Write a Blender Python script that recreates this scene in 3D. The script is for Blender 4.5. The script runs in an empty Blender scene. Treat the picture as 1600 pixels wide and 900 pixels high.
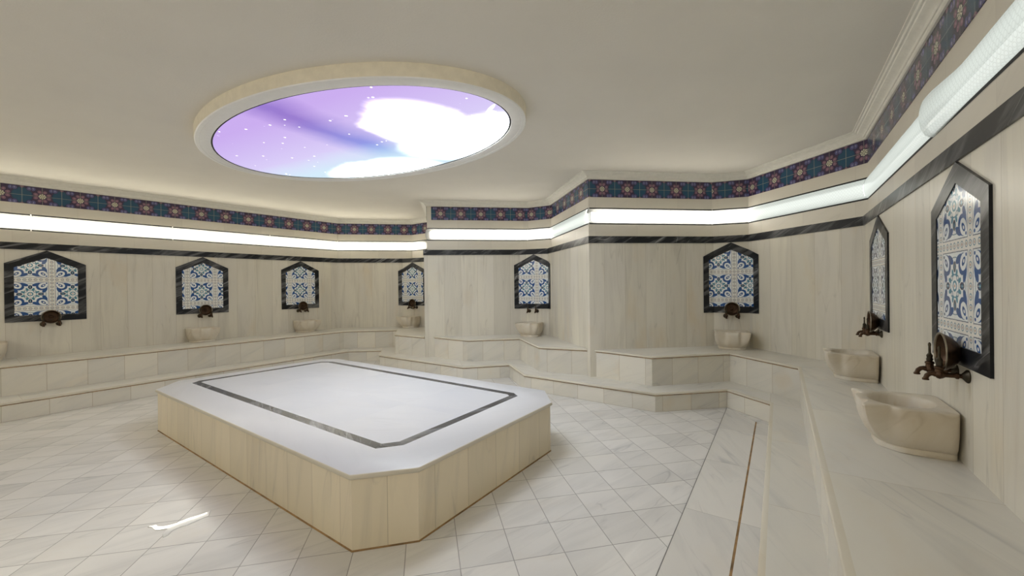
import bpy, math, random
from mathutils import Vector, Matrix
random.seed(7)
C = bpy.context.scene.collection
SC = bpy.context.scene

# ------------------------------------------------------------------ camera
FPX, PITCH, ROLL = 628.0, -0.003, -0.01185
fw = Vector((0, math.cos(PITCH), math.sin(PITCH)))
up = Vector((0, -math.sin(PITCH), math.cos(PITCH)))
rt = Vector((1, 0, 0))
R_ = rt * math.cos(ROLL) + up * math.sin(ROLL)
U_ = -rt * math.sin(ROLL) + up * math.cos(ROLL)
cd = bpy.data.cameras.new('camera')
cd.sensor_width = 36.0
cd.lens = 36.0 * FPX / 1600.0
cd.clip_start = 0.02
cam = bpy.data.objects.new('camera', cd)
C.objects.link(cam)
cam.matrix_world = Matrix(((R_.x, U_.x, -fw.x, 0), (R_.y, U_.y, -fw.y, 0), (R_.z, U_.z, -fw.z, 1.5), (0, 0, 0, 1)))
SC.camera = cam

# ------------------------------------------------------------------ world and exposure
w = bpy.data.worlds.new('world'); SC.world = w; w.use_nodes = True
w.node_tree.nodes['Background'].inputs[0].default_value = (0.5, 0.5, 0.5, 1)
w.node_tree.nodes['Background'].inputs[1].default_value = 0.0
SC.view_settings.view_transform = 'Standard'
SC.view_settings.look = 'None'
SC.view_settings.gamma = 1.0
SC.view_settings.use_curve_mapping = False
SC.view_settings.exposure = 0.55
try:
    SC.cycles.use_denoising = True
    SC.cycles.max_bounces = 12
    SC.cycles.diffuse_bounces = 8
    SC.cycles.transparent_max_bounces = 16
    SC.cycles.sample_clamp_indirect = 6.0
except Exception:
    pass

# strength of the lamps the room has
LAMP = 1.0          # backlit ceiling picture
COVE = 36.0         # light behind the cove diffusers
COVE_COL = (1.0, 0.93, 0.76)

# ------------------------------------------------------------------ node helpers
class NT:
    def __init__(s, name):
        s.m = bpy.data.materials.new(name); s.m.use_nodes = True
        s.t = s.m.node_tree; s.t.nodes.clear()
        s.out = s.t.nodes.new('ShaderNodeOutputMaterial')
    def n(s, kind, **kw):
        nd = s.t.nodes.new(kind)
        for k, v in kw.items(): setattr(nd, k, v)
        return nd
    def put(s, sock, v):
        if isinstance(v, bpy.types.NodeSocket): s.t.links.new(v, sock)
        elif isinstance(v, (tuple, list)) and len(v) == 3 and sock.type == 'RGBA': sock.default_value = (*v, 1)
        else: sock.default_value = v
    def math(s, op, a, b=None, c=None, clamp=False):
        nd = s.n('ShaderNodeMath', operation=op); nd.use_clamp = clamp
        s.put(nd.inputs[0], a)
        if b is not None: s.put(nd.inputs[1], b)
        if c is not None: s.put(nd.inputs[2], c)
        return nd.outputs[0]
    def mix(s, f, a, b):
        nd = s.n('ShaderNodeMix', data_type='RGBA')
        s.put(nd.inputs[0], f); s.put(nd.inputs[6], a); s.put(nd.inputs[7], b)
        return nd.outputs[2]
    def mul(s, f, a, b):
        nd = s.n('ShaderNodeMix', data_type='RGBA', blend_type='MULTIPLY')
        s.put(nd.inputs[0], f); s.put(nd.inputs[6], a); s.put(nd.inputs[7], b)
        return nd.outputs[2]
    def step(s, x, e0, e1):          # 0 at e0 -> 1 at e1
        nd = s.n('ShaderNodeMapRange'); nd.clamp = True
        s.put(nd.inputs[0], x); nd.inputs[1].default_value = e0; nd.inputs[2].default_value = e1
        return nd.outputs[0]
    def uv(s):
        tc = s.n('ShaderNodeTexCoord'); sp = s.n('ShaderNodeSeparateXYZ')
        s.t.links.new(tc.outputs['UV'], sp.inputs[0])
        return tc.outputs['UV'], sp.outputs[0], sp.outputs[1]
    def xyz(s, x, y, z=0.0):
        nd = s.n('ShaderNodeCombineXYZ'); s.put(nd.inputs[0], x); s.put(nd.inputs[1], y); s.put(nd.inputs[2], z)
        return nd.outputs[0]
    def noise(s, vec, scale, detail=4, dist=0.0, rough=0.55):
        nd = s.n('ShaderNodeTexNoise'); s.put(nd.inputs['Vector'], vec)
        nd.inputs['Scale'].default_value = scale; nd.inputs['Detail'].default_value = detail
        nd.inputs['Distortion'].default_value = dist; nd.inputs['Roughness'].default_value = rough
        return nd.outputs[0]
    def white(s, vec):
        nd = s.n('ShaderNodeTexWhiteNoise', noise_dimensions='2D'); s.put(nd.inputs['Vector'], vec)
        return nd.outputs['Value'], nd.outputs['Color']
    def bsdf(s, col, rough, spec=0.5, metal=0.0, bump=None, bstr=0.2, bdist=0.002, coat=0.0):
        b = s.n('ShaderNodeBsdfPrincipled')
        s.put(b.inputs['Base Color'], col); s.put(b.inputs['Roughness'], rough)
        b.inputs['Specular IOR Level'].default_value = spec; b.inputs['Metallic'].default_value = metal
        b.inputs['Coat Weight'].default_value = coat
        if bump is not None:
            bp = s.n('ShaderNodeBump'); bp.inputs['Strength'].default_value = bstr; bp.inputs['Distance'].default_value = bdist
            s.put(bp.inputs['Height'], bump); s.t.links.new(bp.outputs[0], b.inputs['Normal'])
        s.t.links.new(b.outputs[0], s.out.inputs[0])
        return b
    def len2(s, x, y):
        return s.math('SQRT', s.math('ADD', s.math('MULTIPLY', x, x), s.math('MULTIPLY', y, y)))

def marble(name, base, base2, vein, tile=None, seam=0.0016, seam_col=(0.25, 0.2, 0.13), stretch=(1, 1), vary=0.10,
           rough=0.3, vs=2.2, vein_amt=0.45, stain=0.25, stain_col=(0.62, 0.47, 0.27), rot=0.0, org=(0, 0), seam_amt=0.75, spec=0.5, ga=0.45, aniso=3.2):
    k = NT(name)
    uv, u, v = k.uv()
    if rot or org != (0, 0):
        c, s_ = math.cos(rot), math.sin(rot)
        u0 = k.math('SUBTRACT', u, org[0]); v0 = k.math('SUBTRACT', v, org[1])
        u = k.math('ADD', k.math('MULTIPLY', u0, c), k.math('MULTIPLY', v0, s_))
        v = k.math('SUBTRACT', k.math('MULTIPLY', v0, c), k.math('MULTIPLY', u0, s_))
    if tile:
        tw, th = tile
        cu = k.math('DIVIDE', u, tw); cv = k.math('DIVIDE', v, th)
        fu = k.math('FLOOR', cu); fv = k.math('FLOOR', cv)
        ru = k.math('SUBTRACT', cu, fu); rv = k.math('SUBTRACT', cv, fv)
        eu = k.math('MULTIPLY', k.math('MINIMUM', ru, k.math('SUBTRACT', 1.0, ru)), tw)
        ev = k.math('MULTIPLY', k.math('MINIMUM', rv, k.math('SUBTRACT', 1.0, rv)), th)
        e = k.math('MINIMUM', eu, ev)
        sm = k.step(e, seam, seam * 0.4)
        val, colr = k.white(k.xyz(fu, fv))
        offs = k.math('MULTIPLY', val, 37.0)
    else:
        sm = None; offs = 0.0; val = None
    vec = k.xyz(k.math('MULTIPLY', u, stretch[0]), k.math('MULTIPLY', v, stretch[1]), offs)
    # grain: long soft streaks at the angle ga, thin veins in the same direction
    cg, sg = math.cos(ga), math.sin(ga)
    ul = k.math('ADD', k.math('MULTIPLY', u, cg), k.math('MULTIPLY', v, sg))
    vl = k.math('SUBTRACT', k.math('MULTIPLY', v, cg), k.math('MULTIPLY', u, sg))
    gv = k.xyz(k.math('MULTIPLY', ul, 0.45), k.math('MULTIPLY', vl, aniso), offs)
    n1 = k.noise(gv, vs, 5, 0.8, 0.6)
    n5 = k.noise(gv, vs * 0.6, 2, 0.5, 0.45)
    n2 = k.noise(vec, vs * 0.45, 3, 0.5)
    n3 = k.noise(vec, vs * 4.5, 5, 1.0)
    col = k.mix(k.step(n2, 0.35, 0.65), base, base2)
    col = k.mix(k.math('MULTIPLY', k.step(n1, 0.47, 0.74), vein_amt * 0.85), col, vein)
    rid = k.math('ABSOLUTE', k.math('SUBTRACT', n5, 0.5))
    vn = k.math('MULTIPLY', k.step(rid, 0.010, 0.0), k.step(n1, 0.42, 0.62))
    col = k.mix(k.math('MULTIPLY', vn, min(1.0, vein_amt * 1.3)), col, vein)
    if stain > 0:
        n4 = k.noise(vec, vs * 0.8, 4, 0.2)
        col = k.mix(k.math('MULTIPLY', k.step(n4, 0.58, 0.78), stain), col, stain_col)
    if val is not None:
        br = k.math('ADD', 1.0 - vary, k.math('MULTIPLY', val, 2 * vary))
        hv = k.n('ShaderNodeHueSaturation'); k.put(hv.inputs['Value'], br); k.put(hv.inputs['Color'], col)
        col = hv.outputs[0]
        col = k.mix(k.math('MULTIPLY', sm, seam_amt), col, seam_col)
    bump = k.math('SUBTRACT', k.math('MULTIPLY', n3, 0.02), k.math('MULTIPLY', sm, 1.0)) if sm is not None else k.math('MULTIPLY', n3, 0.05)
    rg = k.math('ADD', rough - 0.03, k.math('MULTIPLY', n2, 0.08))
    k.bsdf(col, rg, spec, bump=bump, bstr=0.25, bdist=0.0015)
    return k.m

def plain(name, col, rough=0.6, metal=0.0, spec=0.5, nscale=30, amt=0.12, bstr=0.1):
    k = NT(name)
    tc = k.n('ShaderNodeTexCoord')
    n = k.noise(tc.outputs['Object'], nscale, 4)
    c2 = tuple(x * (1 - amt * 2) for x in col)
    k.bsdf(k.mix(k.step(n, 0.35, 0.7), col, c2), rough, spec, metal, bump=n, bstr=bstr)
    return k.m

# ------------------------------------------------------------------ materials
M = {}
WB, WB2 = (0.69, 0.655, 0.555), (0.64, 0.61, 0.54)
M['wall'] = marble('wall_marble', WB, WB2, (0.40, 0.375, 0.32), tile=(0.305, 50.0), seam=0.0026, ga=math.pi / 2, aniso=5.0, stretch=(1.6, 0.7), vary=0.065,
                   rough=0.36, vs=1.6, vein_amt=0.42, stain=0.42, stain_col=(0.62, 0.48, 0.28), seam_amt=0.6, seam_col=(0.36, 0.31, 0.23))
M['strip'] = marble('cream_marble_strip', (0.70, 0.66, 0.57), (0.66, 0.62, 0.54), (0.48, 0.45, 0.4), tile=(0.62, 50.0), seam=0.0015,
                    stretch=(0.6, 2.0), vary=0.03, rough=0.4, vein_amt=0.15, stain=0.12, seam_amt=0.3)
M['riser'] = marble('riser_marble', (0.69, 0.655, 0.565), (0.66, 0.64, 0.58), (0.40, 0.40, 0.385), tile=(0.37, 50.0), seam=0.0036,
                    stretch=(1.3, 1.0), vary=0.07, rough=0.33, vs=1.8, vein_amt=0.3, stain=0.4, seam_amt=0.6, seam_col=(0.36, 0.28, 0.17))
M['tread'] = marble('tread_marble', (0.70, 0.675, 0.605), (0.66, 0.645, 0.60), (0.38, 0.38, 0.375), tile=(1.15, 50.0), seam=0.0022,
                    stretch=(0.8, 1.6), vary=0.04, rough=0.28, vs=1.7, vein_amt=0.4, stain=0.25, seam_amt=0.6, seam_col=(0.36, 0.28, 0.18))
M['nosing'] = marble('nosing_marble', (0.64, 0.60, 0.51), (0.62, 0.58, 0.48), (0.5, 0.45, 0.36), stretch=(1, 1), rough=0.3, vein_amt=0.2, stain=0.3)
M['joint'] = plain('rusty_joint', (0.40, 0.24, 0.10), 0.8, nscale=9, amt=0.3)
M['floor'] = marble('floor_marble', (0.71, 0.695, 0.665), (0.66, 0.65, 0.63), (0.36, 0.365, 0.375), tile=(0.2925, 0.2925), seam=0.0033,
                    stretch=(1.0, 1.5), vary=0.06, rough=0.24, vs=2.2, vein_amt=0.34, stain=0.12, rot=math.radians(12.2), org=(0.442, 2.894),
                    seam_col=(0.24, 0.235, 0.23), seam_amt=0.8)
M['floor_strip'] = marble('floor_border_marble', (0.70, 0.68, 0.635), (0.66, 0.645, 0.615), (0.38, 0.38, 0.38), tile=(0.9, 50.0), seam=0.002,
                          stretch=(0.9, 1.3), vary=0.05, rough=0.36, vs=1.9, vein_amt=0.4, stain=0.12, org=(0.35, 0.0), seam_col=(0.25, 0.22, 0.18))
M['slab'] = marble('platform_slab_marble', (0.60, 0.61, 0.64), (0.56, 0.575, 0.615), (0.47, 0.48, 0.51), tile=(0.62, 0.8), seam=0.0012,  # bluish: the ceiling lamp's light on the top is put into the colour
                   stretch=(1.0, 2.2), vary=0.02, rough=0.32, spec=0.35, vs=1.5, vein_amt=0.28, stain=0.03, rot=-0.6, org=(-0.932, 2.667), seam_amt=0.25,
                   seam_col=(0.3, 0.3, 0.32))
M['slab_edge'] = marble('platform_border_marble', (0.62, 0.625, 0.65), (0.59, 0.60, 0.63), (0.47, 0.48, 0.5), stretch=(1.0, 1.0), rough=0.32, spec=0.35,  # same bluish lamp tint in the border's colour
                        vs=1.4, vein_amt=0.25, stain=0.03)
M['side'] = marble('platform_side_marble', (0.76, 0.67, 0.51), (0.71, 0.635, 0.48), (0.44, 0.40, 0.32), tile=(0.31, 50.0), seam=0.0026,  # cream marble, made warmer to carry the yellowish light on the sides
                   stretch=(1.4, 0.7), ga=math.pi / 2 - 0.12, aniso=4.0, vary=0.06, rough=0.35, vs=1.8, vein_amt=0.35, stain=0.35, seam_amt=0.6, seam_col=(0.33, 0.27, 0.17))
M['black'] = marble('black_marble', (0.008, 0.009, 0.011), (0.017, 0.019, 0.023), (0.42, 0.42, 0.42), stretch=(1.2, 2.0), rough=0.30, vs=3.0,
                    vein_amt=0.55, stain=0.0, spec=0.22)
M['inlay'] = marble('inlay_black_marble', (0.014, 0.017, 0.026), (0.028, 0.032, 0.045), (0.45, 0.46, 0.48), stretch=(1.2, 2.0), rough=0.22, vs=3.0,
                    vein_amt=0.5, stain=0.0, spec=0.25)
M['basin'] = marble('basin_marble', (0.60, 0.53, 0.41), (0.66, 0.62, 0.54), (0.40, 0.33, 0.22), stretch=(1.4, 1.4), rough=0.38, vs=4.0, aniso=1.2,
                    vein_amt=0.40, stain=0.6, stain_col=(0.48, 0.33, 0.16))
M['dark'] = plain('dark_gap', (0.012, 0.012, 0.012), 0.7)
M['bronze'] = plain('dark_bronze', (0.085, 0.048, 0.026), 0.42, 0.8, nscale=25, amt=0.3, bstr=0.4)
M['bronze2'] = plain('patinated_bronze', (0.085, 0.07, 0.045), 0.45, 0.75, nscale=30, amt=0.3, bstr=0.4)
M['brass'] = plain('worn_brass', (0.42, 0.25, 0.09), 0.35, 0.9, nscale=40, amt=0.25, bstr=0.3)
M['rim'] = plain('tinned_rim', (0.34, 0.29, 0.22), 0.35, 0.75, nscale=40)

def ceiling_mat(name, col):
    k = NT(name)
    tc = k.n('ShaderNodeTexCoord')
    n1 = k.noise(tc.outputs['Object'], 70, 4); n2 = k.noise(tc.outputs['Object'], 1.3, 4)
    c = k.mix(k.step(n2, 0.3, 0.7), col, tuple(x * 0.95 for x in col))
    spot = k.noise(tc.outputs['Object'], 160, 2)
    c = k.mix(k.math('MULTIPLY', k.step(spot, 0.70, 0.76), 0.25), c, (0.3, 0.28, 0.25))
    k.bsdf(c, 0.85, 0.3, bump=n1, bstr=0.35, bdist=0.003)
    return k.m
M['ceiling'] = ceiling_mat('ceiling_plaster', (0.76, 0.73, 0.665))
M['plaster'] = plain('cornice_plaster', (0.80, 0.78, 0.71), 0.6, nscale=20, amt=0.04)
M['ring'] = plain('ring_plaster', (0.84, 0.84, 0.82), 0.55, nscale=20, amt=0.02)
M['ring_side'] = plain('ring_side_plaster', (0.80, 0.74, 0.60), 0.6, nscale=14, amt=0.05)

def iznik():
    k = NT('blue_floral_tile')
    uv, u, v = k.uv()
    T = 0.405
    def fold(x):
        f = k.math('FRACT', k.math('DIVIDE', x, T))
        return k.math('MULTIPLY', k.math('ABSOLUTE', k.math('SUBTRACT', f, 0.5)), T)
    nz = k.noise(uv, 60, 2)
    wob = k.math('MULTIPLY', k.math('SUBTRACT', nz, 0.5), 0.006)
    X = k.math('ADD', fold(u), wob); Y = k.math('ADD', fold(v), wob)
    WHITE = (0.80, 0.84, 0.85); BLUE = (0.022, 0.085, 0.27); NAVY = (0.018, 0.04, 0.11); TEAL = (0.07, 0.24, 0.34)
    RED = (0.42, 0.26, 0.22); GREY = (0.17, 0.27, 0.36); CREAM = (0.80, 0.79, 0.75)
    def blob(cx, cy, rx, ry, rot=0.0):
        dx = k.math('SUBTRACT', X, cx); dy = k.math('SUBTRACT', Y, cy)
        if rot:
            c, s_ = math.cos(rot), math.sin(rot)
            dx, dy = (k.math('ADD', k.math('MULTIPLY', dx, c), k.math('MULTIPLY', dy, s_)),
                      k.math('SUBTRACT', k.math('MULTIPLY', dy, c), k.math('MULTIPLY', dx, s_)))
        return k.len2(k.math('DIVIDE', dx, rx), k.math('DIVIDE', dy, ry))
    mx = k.math('MAXIMUM', X, Y)
    col = k.mix(k.step(mx, 0.170, 0.173), WHITE, CREAM)
    # thin tendrils
    ring0 = k.math('ABSOLUTE', k.math('SUBTRACT', k.len2(X, Y), 0.058))
    col = k.mix(k.step(ring0, 0.005, 0.003), col, TEAL)
    ring1 = k.math('ABSOLUTE', k.math('SUBTRACT', k.len2(X, Y), 0.145))
    col = k.mix(k.step(ring1, 0.004, 0.002), col, GREY)
    def paint(d, e, c, soft=0.08):
        nonlocal col
        col = k.mix(k.step(d, e, e - soft), col, c)
    paint(blob(0.0, 0.0, 0.030, 0.030), 1.0, TEAL); paint(blob(0.0, 0.0, 0.018, 0.018), 1.0, WHITE)
    paint(blob(0.0, 0.0, 0.008, 0.008), 1.0, RED, 0.2)
    paint(blob(0.040, 0.040, 0.017, 0.017), 1.0, GREY); paint(blob(0.040, 0.040, 0.009, 0.009), 1.0, WHITE, 0.2)
    for a, b, rx, ry in ((0.0, 0.098, 0.020, 0.030), (0.098, 0.0, 0.030, 0.020)):
        paint(blob(a, b, rx * 1.35, ry * 1.3), 1.0, WHITE); paint(blob(a, b, rx, ry), 1.0, NAVY); paint(blob(a, b, rx * 0.4, ry * 0.5), 1.0, TEAL, 0.2)
    # large curled leaves
    paint(blob(0.056, 0.134, 0.044, 0.021, 0.4), 1.0, BLUE); paint(blob(0.134, 0.056, 0.021, 0.044, -0.4), 1.0, BLUE)
    paint(blob(0.108, 0.108, 0.060, 0.054, 0.78), 1.0, BLUE); paint(blob(0.118, 0.118, 0.047, 0.041, 0.78), 1.0, WHITE)
    paint(blob(0.120, 0.120, 0.030, 0.017, 0.78), 1.0, BLUE, 0.15); paint(blob(0.122, 0.122, 0.012, 0.008, 0.78), 1.0, WHITE, 0.2)
    paint(blob(0.028, 0.066, 0.013, 0.022, -0.4), 1.0, TEAL, 0.15); paint(blob(0.066, 0.028, 0.022, 0.013, 0.4), 1.0, TEAL, 0.15)
    paint(blob(0.152, 0.152, 0.010, 0.010), 1.0, BLUE, 0.2)
    ln = k.math('ABSOLUTE', k.math('SUBTRACT', mx, 0.171))
    col = k.mix(k.math('MULTIPLY', k.step(ln, 0.0035, 0.0015), 0.8), col, NAVY)
    for a, b in ((0.202, 0.202), (0.0, 0.202), (0.202, 0.0), (0.202, 0.10), (0.10, 0.202), (0.202, 0.155), (0.155, 0.202), (0.202, 0.05), (0.05, 0.202)):
        paint(blob(a, b, 0.018, 0.018), 1.0, GREY); paint(blob(a, b, 0.013, 0.013), 1.0, CREAM, 0.2); paint(blob(a, b, 0.007, 0.007), 1.0, RED, 0.3)
    g = k.math('MINIMUM', k.math('MINIMUM', X, k.math('SUBTRACT', 0.2025, X)), k.math('MINIMUM', Y, k.math('SUBTRACT', 0.2025, Y)))
    col = k.mix(k.math('MULTIPLY', k.step(g, 0.002, 0.001), 0.6), col, (0.6, 0.58, 0.52))
    k.bsdf(col, 0.14, 0.5, bump=g, bstr=0.05)
    return k.m
M['iznik'] = iznik()

def frieze_mat():
    k = NT('rosette_frieze_tile')
    uv, u, v = k.uv()
    P = 0.372
    x = k.math('MULTIPLY', k.math('SUBTRACT', k.math('FRACT', k.math('DIVIDE', u, P)), 0.5), P)
    y = k.math('SUBTRACT', v, 2.8735)
    ax = k.math('ABSOLUTE', x); ay = k.math('ABSOLUTE', y)
    nz = k.noise(uv, 90, 2)
    DARK = (0.030, 0.020, 0.060); TEAL = (0.014, 0.068, 0.135); MAUVE = (0.21, 0.11, 0.16); PURP = (0.10, 0.10, 0.24)
    WHITE = (0.72, 0.68, 0.55); TEAL2 = (0.012, 0.05, 0.10)
    col = k.mix(k.step(nz, 0.4, 0.6), DARK, (0.055, 0.035, 0.08))
    def paint(d, e, c, soft=0.08):
        nonlocal col
        col = k.mix(k.step(d, e, e - soft), col, c)
    def blob(cx, cy, rx, ry):
        return k.len2(k.math('DIVIDE', k.math('SUBTRACT', ax, cx), rx), k.math('DIVIDE', k.math('SUBTRACT', ay, cy), ry))
    paint(blob(0.186, 0.0, 0.098, 0.112), 1.0, TEAL2, 0.04); paint(blob(0.186, 0.0, 0.090, 0.102), 1.0, TEAL, 0.05)
    paint(blob(0.215, 0.118, 0.050, 0.030), 1.0, DARK); paint(blob(0.205, 0.118, 0.040, 0.022), 1.0, MAUVE)
    for a in (0.086, 0.120):
        paint(blob(a, 0.094, 0.030, 0.032), 1.0, DARK); paint(blob(a, 0.094, 0.025, 0.027), 1.0, PURP, 0.12); paint(blob(a, 0.098, 0.009, 0.010), 1.0, (0.25, 0.24, 0.4), 0.2)
    r = k.len2(x, y)
    ang = k.n('ShaderNodeMath', operation='ARCTAN2'); k.put(ang.inputs[0], y); k.put(ang.inputs[1], x)
    n = 8
    a = k.math('SUBTRACT', k.math('FRACT', k.math('ADD', k.math('MULTIPLY', ang.outputs[0], n / (2 * math.pi)), 8.0)), 0.5)
    a = k.math('MULTIPLY', a, 2 * math.pi / n)
    px = k.math('SUBTRACT', k.math('MULTIPLY', r, k.math('COSINE', a)), 0.066); py = k.math('MULTIPLY', r, k.math('SINE', a))
    d = k.len2(k.math('DIVIDE', px, 0.026), k.math('DIVIDE', py, 0.022))
    paint(d, 1.15, DARK, 0.1); paint(d, 0.95, MAUVE, 0.1); paint(d, 0.35, (0.32, 0.2, 0.26), 0.15)
    paint(r, 0.042, DARK, 0.002); paint(r, 0.036, WHITE, 0.002)
    sp = k.math('MULTIPLY', k.step(k.math('ABSOLUTE', py), 0.0045, 0.003), k.math('MULTIPLY', k.step(r, 0.036, 0.034), k.step(r, 0.010, 0.014)))
    col = k.mix(sp, col, (0.06, 0.07, 0.06))
    paint(r, 0.009, (0.3, 0.28, 0.18), 0.002)
    g = k.math('MINIMUM', k.math('MINIMUM', ax, k.math('SUBTRACT', 0.186, ax)), ay)
    g = k.math('ABSOLUTE', g)
    col = k.mix(k.math('MULTIPLY', k.step(g, 0.0026, 0.0012), 0.75), col, (0.42, 0.42, 0.33))
    k.bsdf(col, 0.22, 0.5, bump=g, bstr=0.05)
    return k.m
M['frieze'] = frieze_mat()

def emit(name, col, strength):
    k = NT(name)
    e = k.n('ShaderNodeEmission'); k.put(e.inputs[0], col); e.inputs[1].default_value = strength
    k.t.links.new(e.outputs[0], k.out.inputs[0])
    return k.m

def diffuser_mat(name, trans, tint):
    """milky patterned plastic sheet: partly clear, partly scattering"""
    k = NT(name)
    uv, u, v = k.uv()
    a = k.math('FRACT', k.math('DIVIDE', u, 0.034)); b = k.math('FRACT', k.math('DIVIDE', v, 0.034))
    d = k.len2(k.math('SUBTRACT', a, 0.5), k.math('SUBTRACT', b, 0.5))
    ring = k.step(k.math('ABSOLUTE', k.math('SUBTRACT', d, 0.40)), 0.10, 0.02)
    tr = k.n('ShaderNodeBsdfTranslucent'); k.put(tr.inputs[0], k.mix(k.math('MULTIPLY', ring, 0.35), tint, tuple(t * 0.4 for t in tint)))
    tp = k.n('ShaderNodeBsdfTransparent'); k.put(tp.inputs[0], (1, 1, 1))
    gl = k.n('ShaderNodeBsdfPrincipled'); k.put(gl.inputs['Base Color'], (0.75, 0.78, 0.76)); gl.inputs['Roughness'].default_value = 0.25
    m1 = k.n('ShaderNodeMixShader'); k.put(m1.inputs[0], k.math('MULTIPLY', k.math('SUBTRACT', 1.0, k.math('MULTIPLY', ring, 0.35)), trans))
    k.t.links.new(tr.outputs[0], m1.inputs[1]); k.t.links.new(tp.outputs[0], m1.inputs[2])
    m2 = k.n('ShaderNodeMixShader'); m2.inputs[0].default_value = 0.22
    k.t.links.new(m1.outputs[0], m2.inputs[1]); k.t.links.new(gl.outputs[0], m2.inputs[2])
    k.t.links.new(m2.outputs[0], k.out.inputs[0])
    return k.m
M['diffuser_bright'] = diffuser_mat('milky_diffuser_bright', 0.36, (0.075, 0.077, 0.075))  # one kind of sheet; tint and clearness set by each run's wanted brightness
M['diffuser_mid'] = diffuser_mat('milky_diffuser_mid', 0.30, (0.11, 0.113, 0.113))
M['diffuser_dim'] = diffuser_mat('milky_diffuser_dim', 0.09, (0.54, 0.57, 0.56))
M['channel'] = plain('grey_channel', (0.12, 0.12, 0.115), 0.5, amt=0.02)
M['tube_bright'] = emit('fluorescent_bright', COVE_COL, COVE)
M['tube_mid'] = emit('fluorescent_mid', (1.0, 0.94, 0.82), COVE * 0.70)
M['tube_behind'] = emit('fluorescent_behind', (1.0, 0.94, 0.82), COVE * 0.95)
M['tube_dim'] = emit('fluorescent_dim', (0.97, 1.0, 0.95), 2.0)

# ------------------------------------------------------------------ mesh helpers
class MB:
    def __init__(s): s.v = []; s.f = []; s.uv = []; s.mi = []
    def face(s, pts, uvs=None, mi=0):
        n = len(s.v); s.v += [tuple(p) for p in pts]; s.f.append(tuple(range(n, n + len(pts))))
        s.uv.append(uvs if uvs else [(p[0], p[1]) for p in pts]); s.mi.append(mi)
    def build(s, name, mats, parent=None, smooth=None, merge=True):
        me = bpy.data.meshes.new(name)
        me.from_pydata(s.v, [], s.f)
        ul = me.uv_layers.new(name='UVMap')
        i = 0
        for f, q in zip(s.f, s.uv):
            for c in q: ul.data[i].uv = c; i += 1
        for m in (mats if isinstance(mats, (list, tuple)) else [mats]): me.materials.append(m)
        for p, m in zip(me.polygons, s.mi): p.material_index = m
        if merge:
            import bmesh
            bm = bmesh.new(); bm.from_mesh(me)
            bmesh.ops.remove_doubles(bm, verts=bm.verts, dist=1e-5)
            bm.to_mesh(me); bm.free()
        if smooth:
            me.shade_smooth()
            me.set_sharp_from_angle(angle=math.radians(smooth))
        o = bpy.data.objects.new(name, me); C.objects.link(o)
        if parent: o.parent = parent
        return o

def structure(o): o['kind'] = 'structure'; return o
def thing(name, label, cat, loc=(0, 0, 0), rz=0.0, group=None):
    o = bpy.data.objects.new(name, None); C.objects.link(o)
    o.empty_display_size = 0.1
    o.location = loc; o.rotation_euler = (0, 0, rz)
    o['label'] = label; o['category'] = cat
    if group: o['group'] = group
    return o
def tag(o, label, cat, group=None):
    o['label'] = label; o['category'] = cat
    if group: o['group'] = group
    return o

def V2(p): return Vector((p[0], p[1]))
def rnorm(a, b):
    d = (V2(b) - V2(a)).normalized(); return Vector((d.y, -d.x))
def mitre(poly, n, closed=True):
    """poly moved by n towards the room (the right-hand side of its direction)"""
    out = []; N = len(poly)
    for i, p in enumerate(poly):
        if closed or 0 < i < N - 1:
            n1 = rnorm(poly[i - 1], p); n2 = rnorm(p, poly[(i + 1) % N])
        elif i == 0: n1 = n2 = rnorm(p, poly[1])
        else: n1 = n2 = rnorm(poly[-2], p)
        m = (n1 + n2); k = 2.0 / max(m.length_squared, 0.3)
        out.append(V2(p) + m * k * n / 1.0 * 0.5 * 1.0 * 1.0 if False else V2(p) + m * (n / (1 + n1.dot(n2))))
    return out
def sweep(mb, poly, prof, segs=None, closed=True, u0=0.0, t0=None, t1=None, mi=None):
    """profile of (n, z) points swept along poly; t0/t1 limit a single segment"""
    lines = {n: mitre(poly, n, closed) for n, z in prof}
    N = len(poly); cum = [u0]
    for i in range(N): cum.append(cum[-1] + (V2(poly[(i + 1) % N]) - V2(poly[i])).length)
    vv = [prof[0][1]]
    for (n0, z0), (n1, z1) in zip(prof, prof[1:]): vv.append(vv[-1] + (z1 - z0 if abs(z1 - z0) > 1e-4 else abs(n1 - n0)))
    for i in (segs if segs is not None else range(N if closed else N - 1)):
        j = (i + 1) % N
        L = cum[i + 1] - cum[i]
        a, b = (0 if t0 is None else t0 / L), (1 if t1 is None else t1 / L)
        for q in range(len(prof) - 1):
            (n0, z0), (n1, z1) = prof[q], prof[q + 1]
            A0, B0 = lines[n0][i], lines[n0][j]; A1, B1 = lines[n1][i], lines[n1][j]
            p0 = A0.lerp(B0, a); p1 = A0.lerp(B0, b); p2 = A1.lerp(B1, b); p3 = A1.lerp(B1, a)
            ua, ub = cum[i] + a * L, cum[i] + b * L
            mb.face([(p0.x, p0.y, z0), (p1.x, p1.y, z0), (p2.x, p2.y, z1), (p3.x, p3.y, z1)],
                    [(ua, vv[q]), (ub, vv[q]), (ub, vv[q + 1]), (ua, vv[q + 1])], mi[q] if mi else 0)

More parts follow.
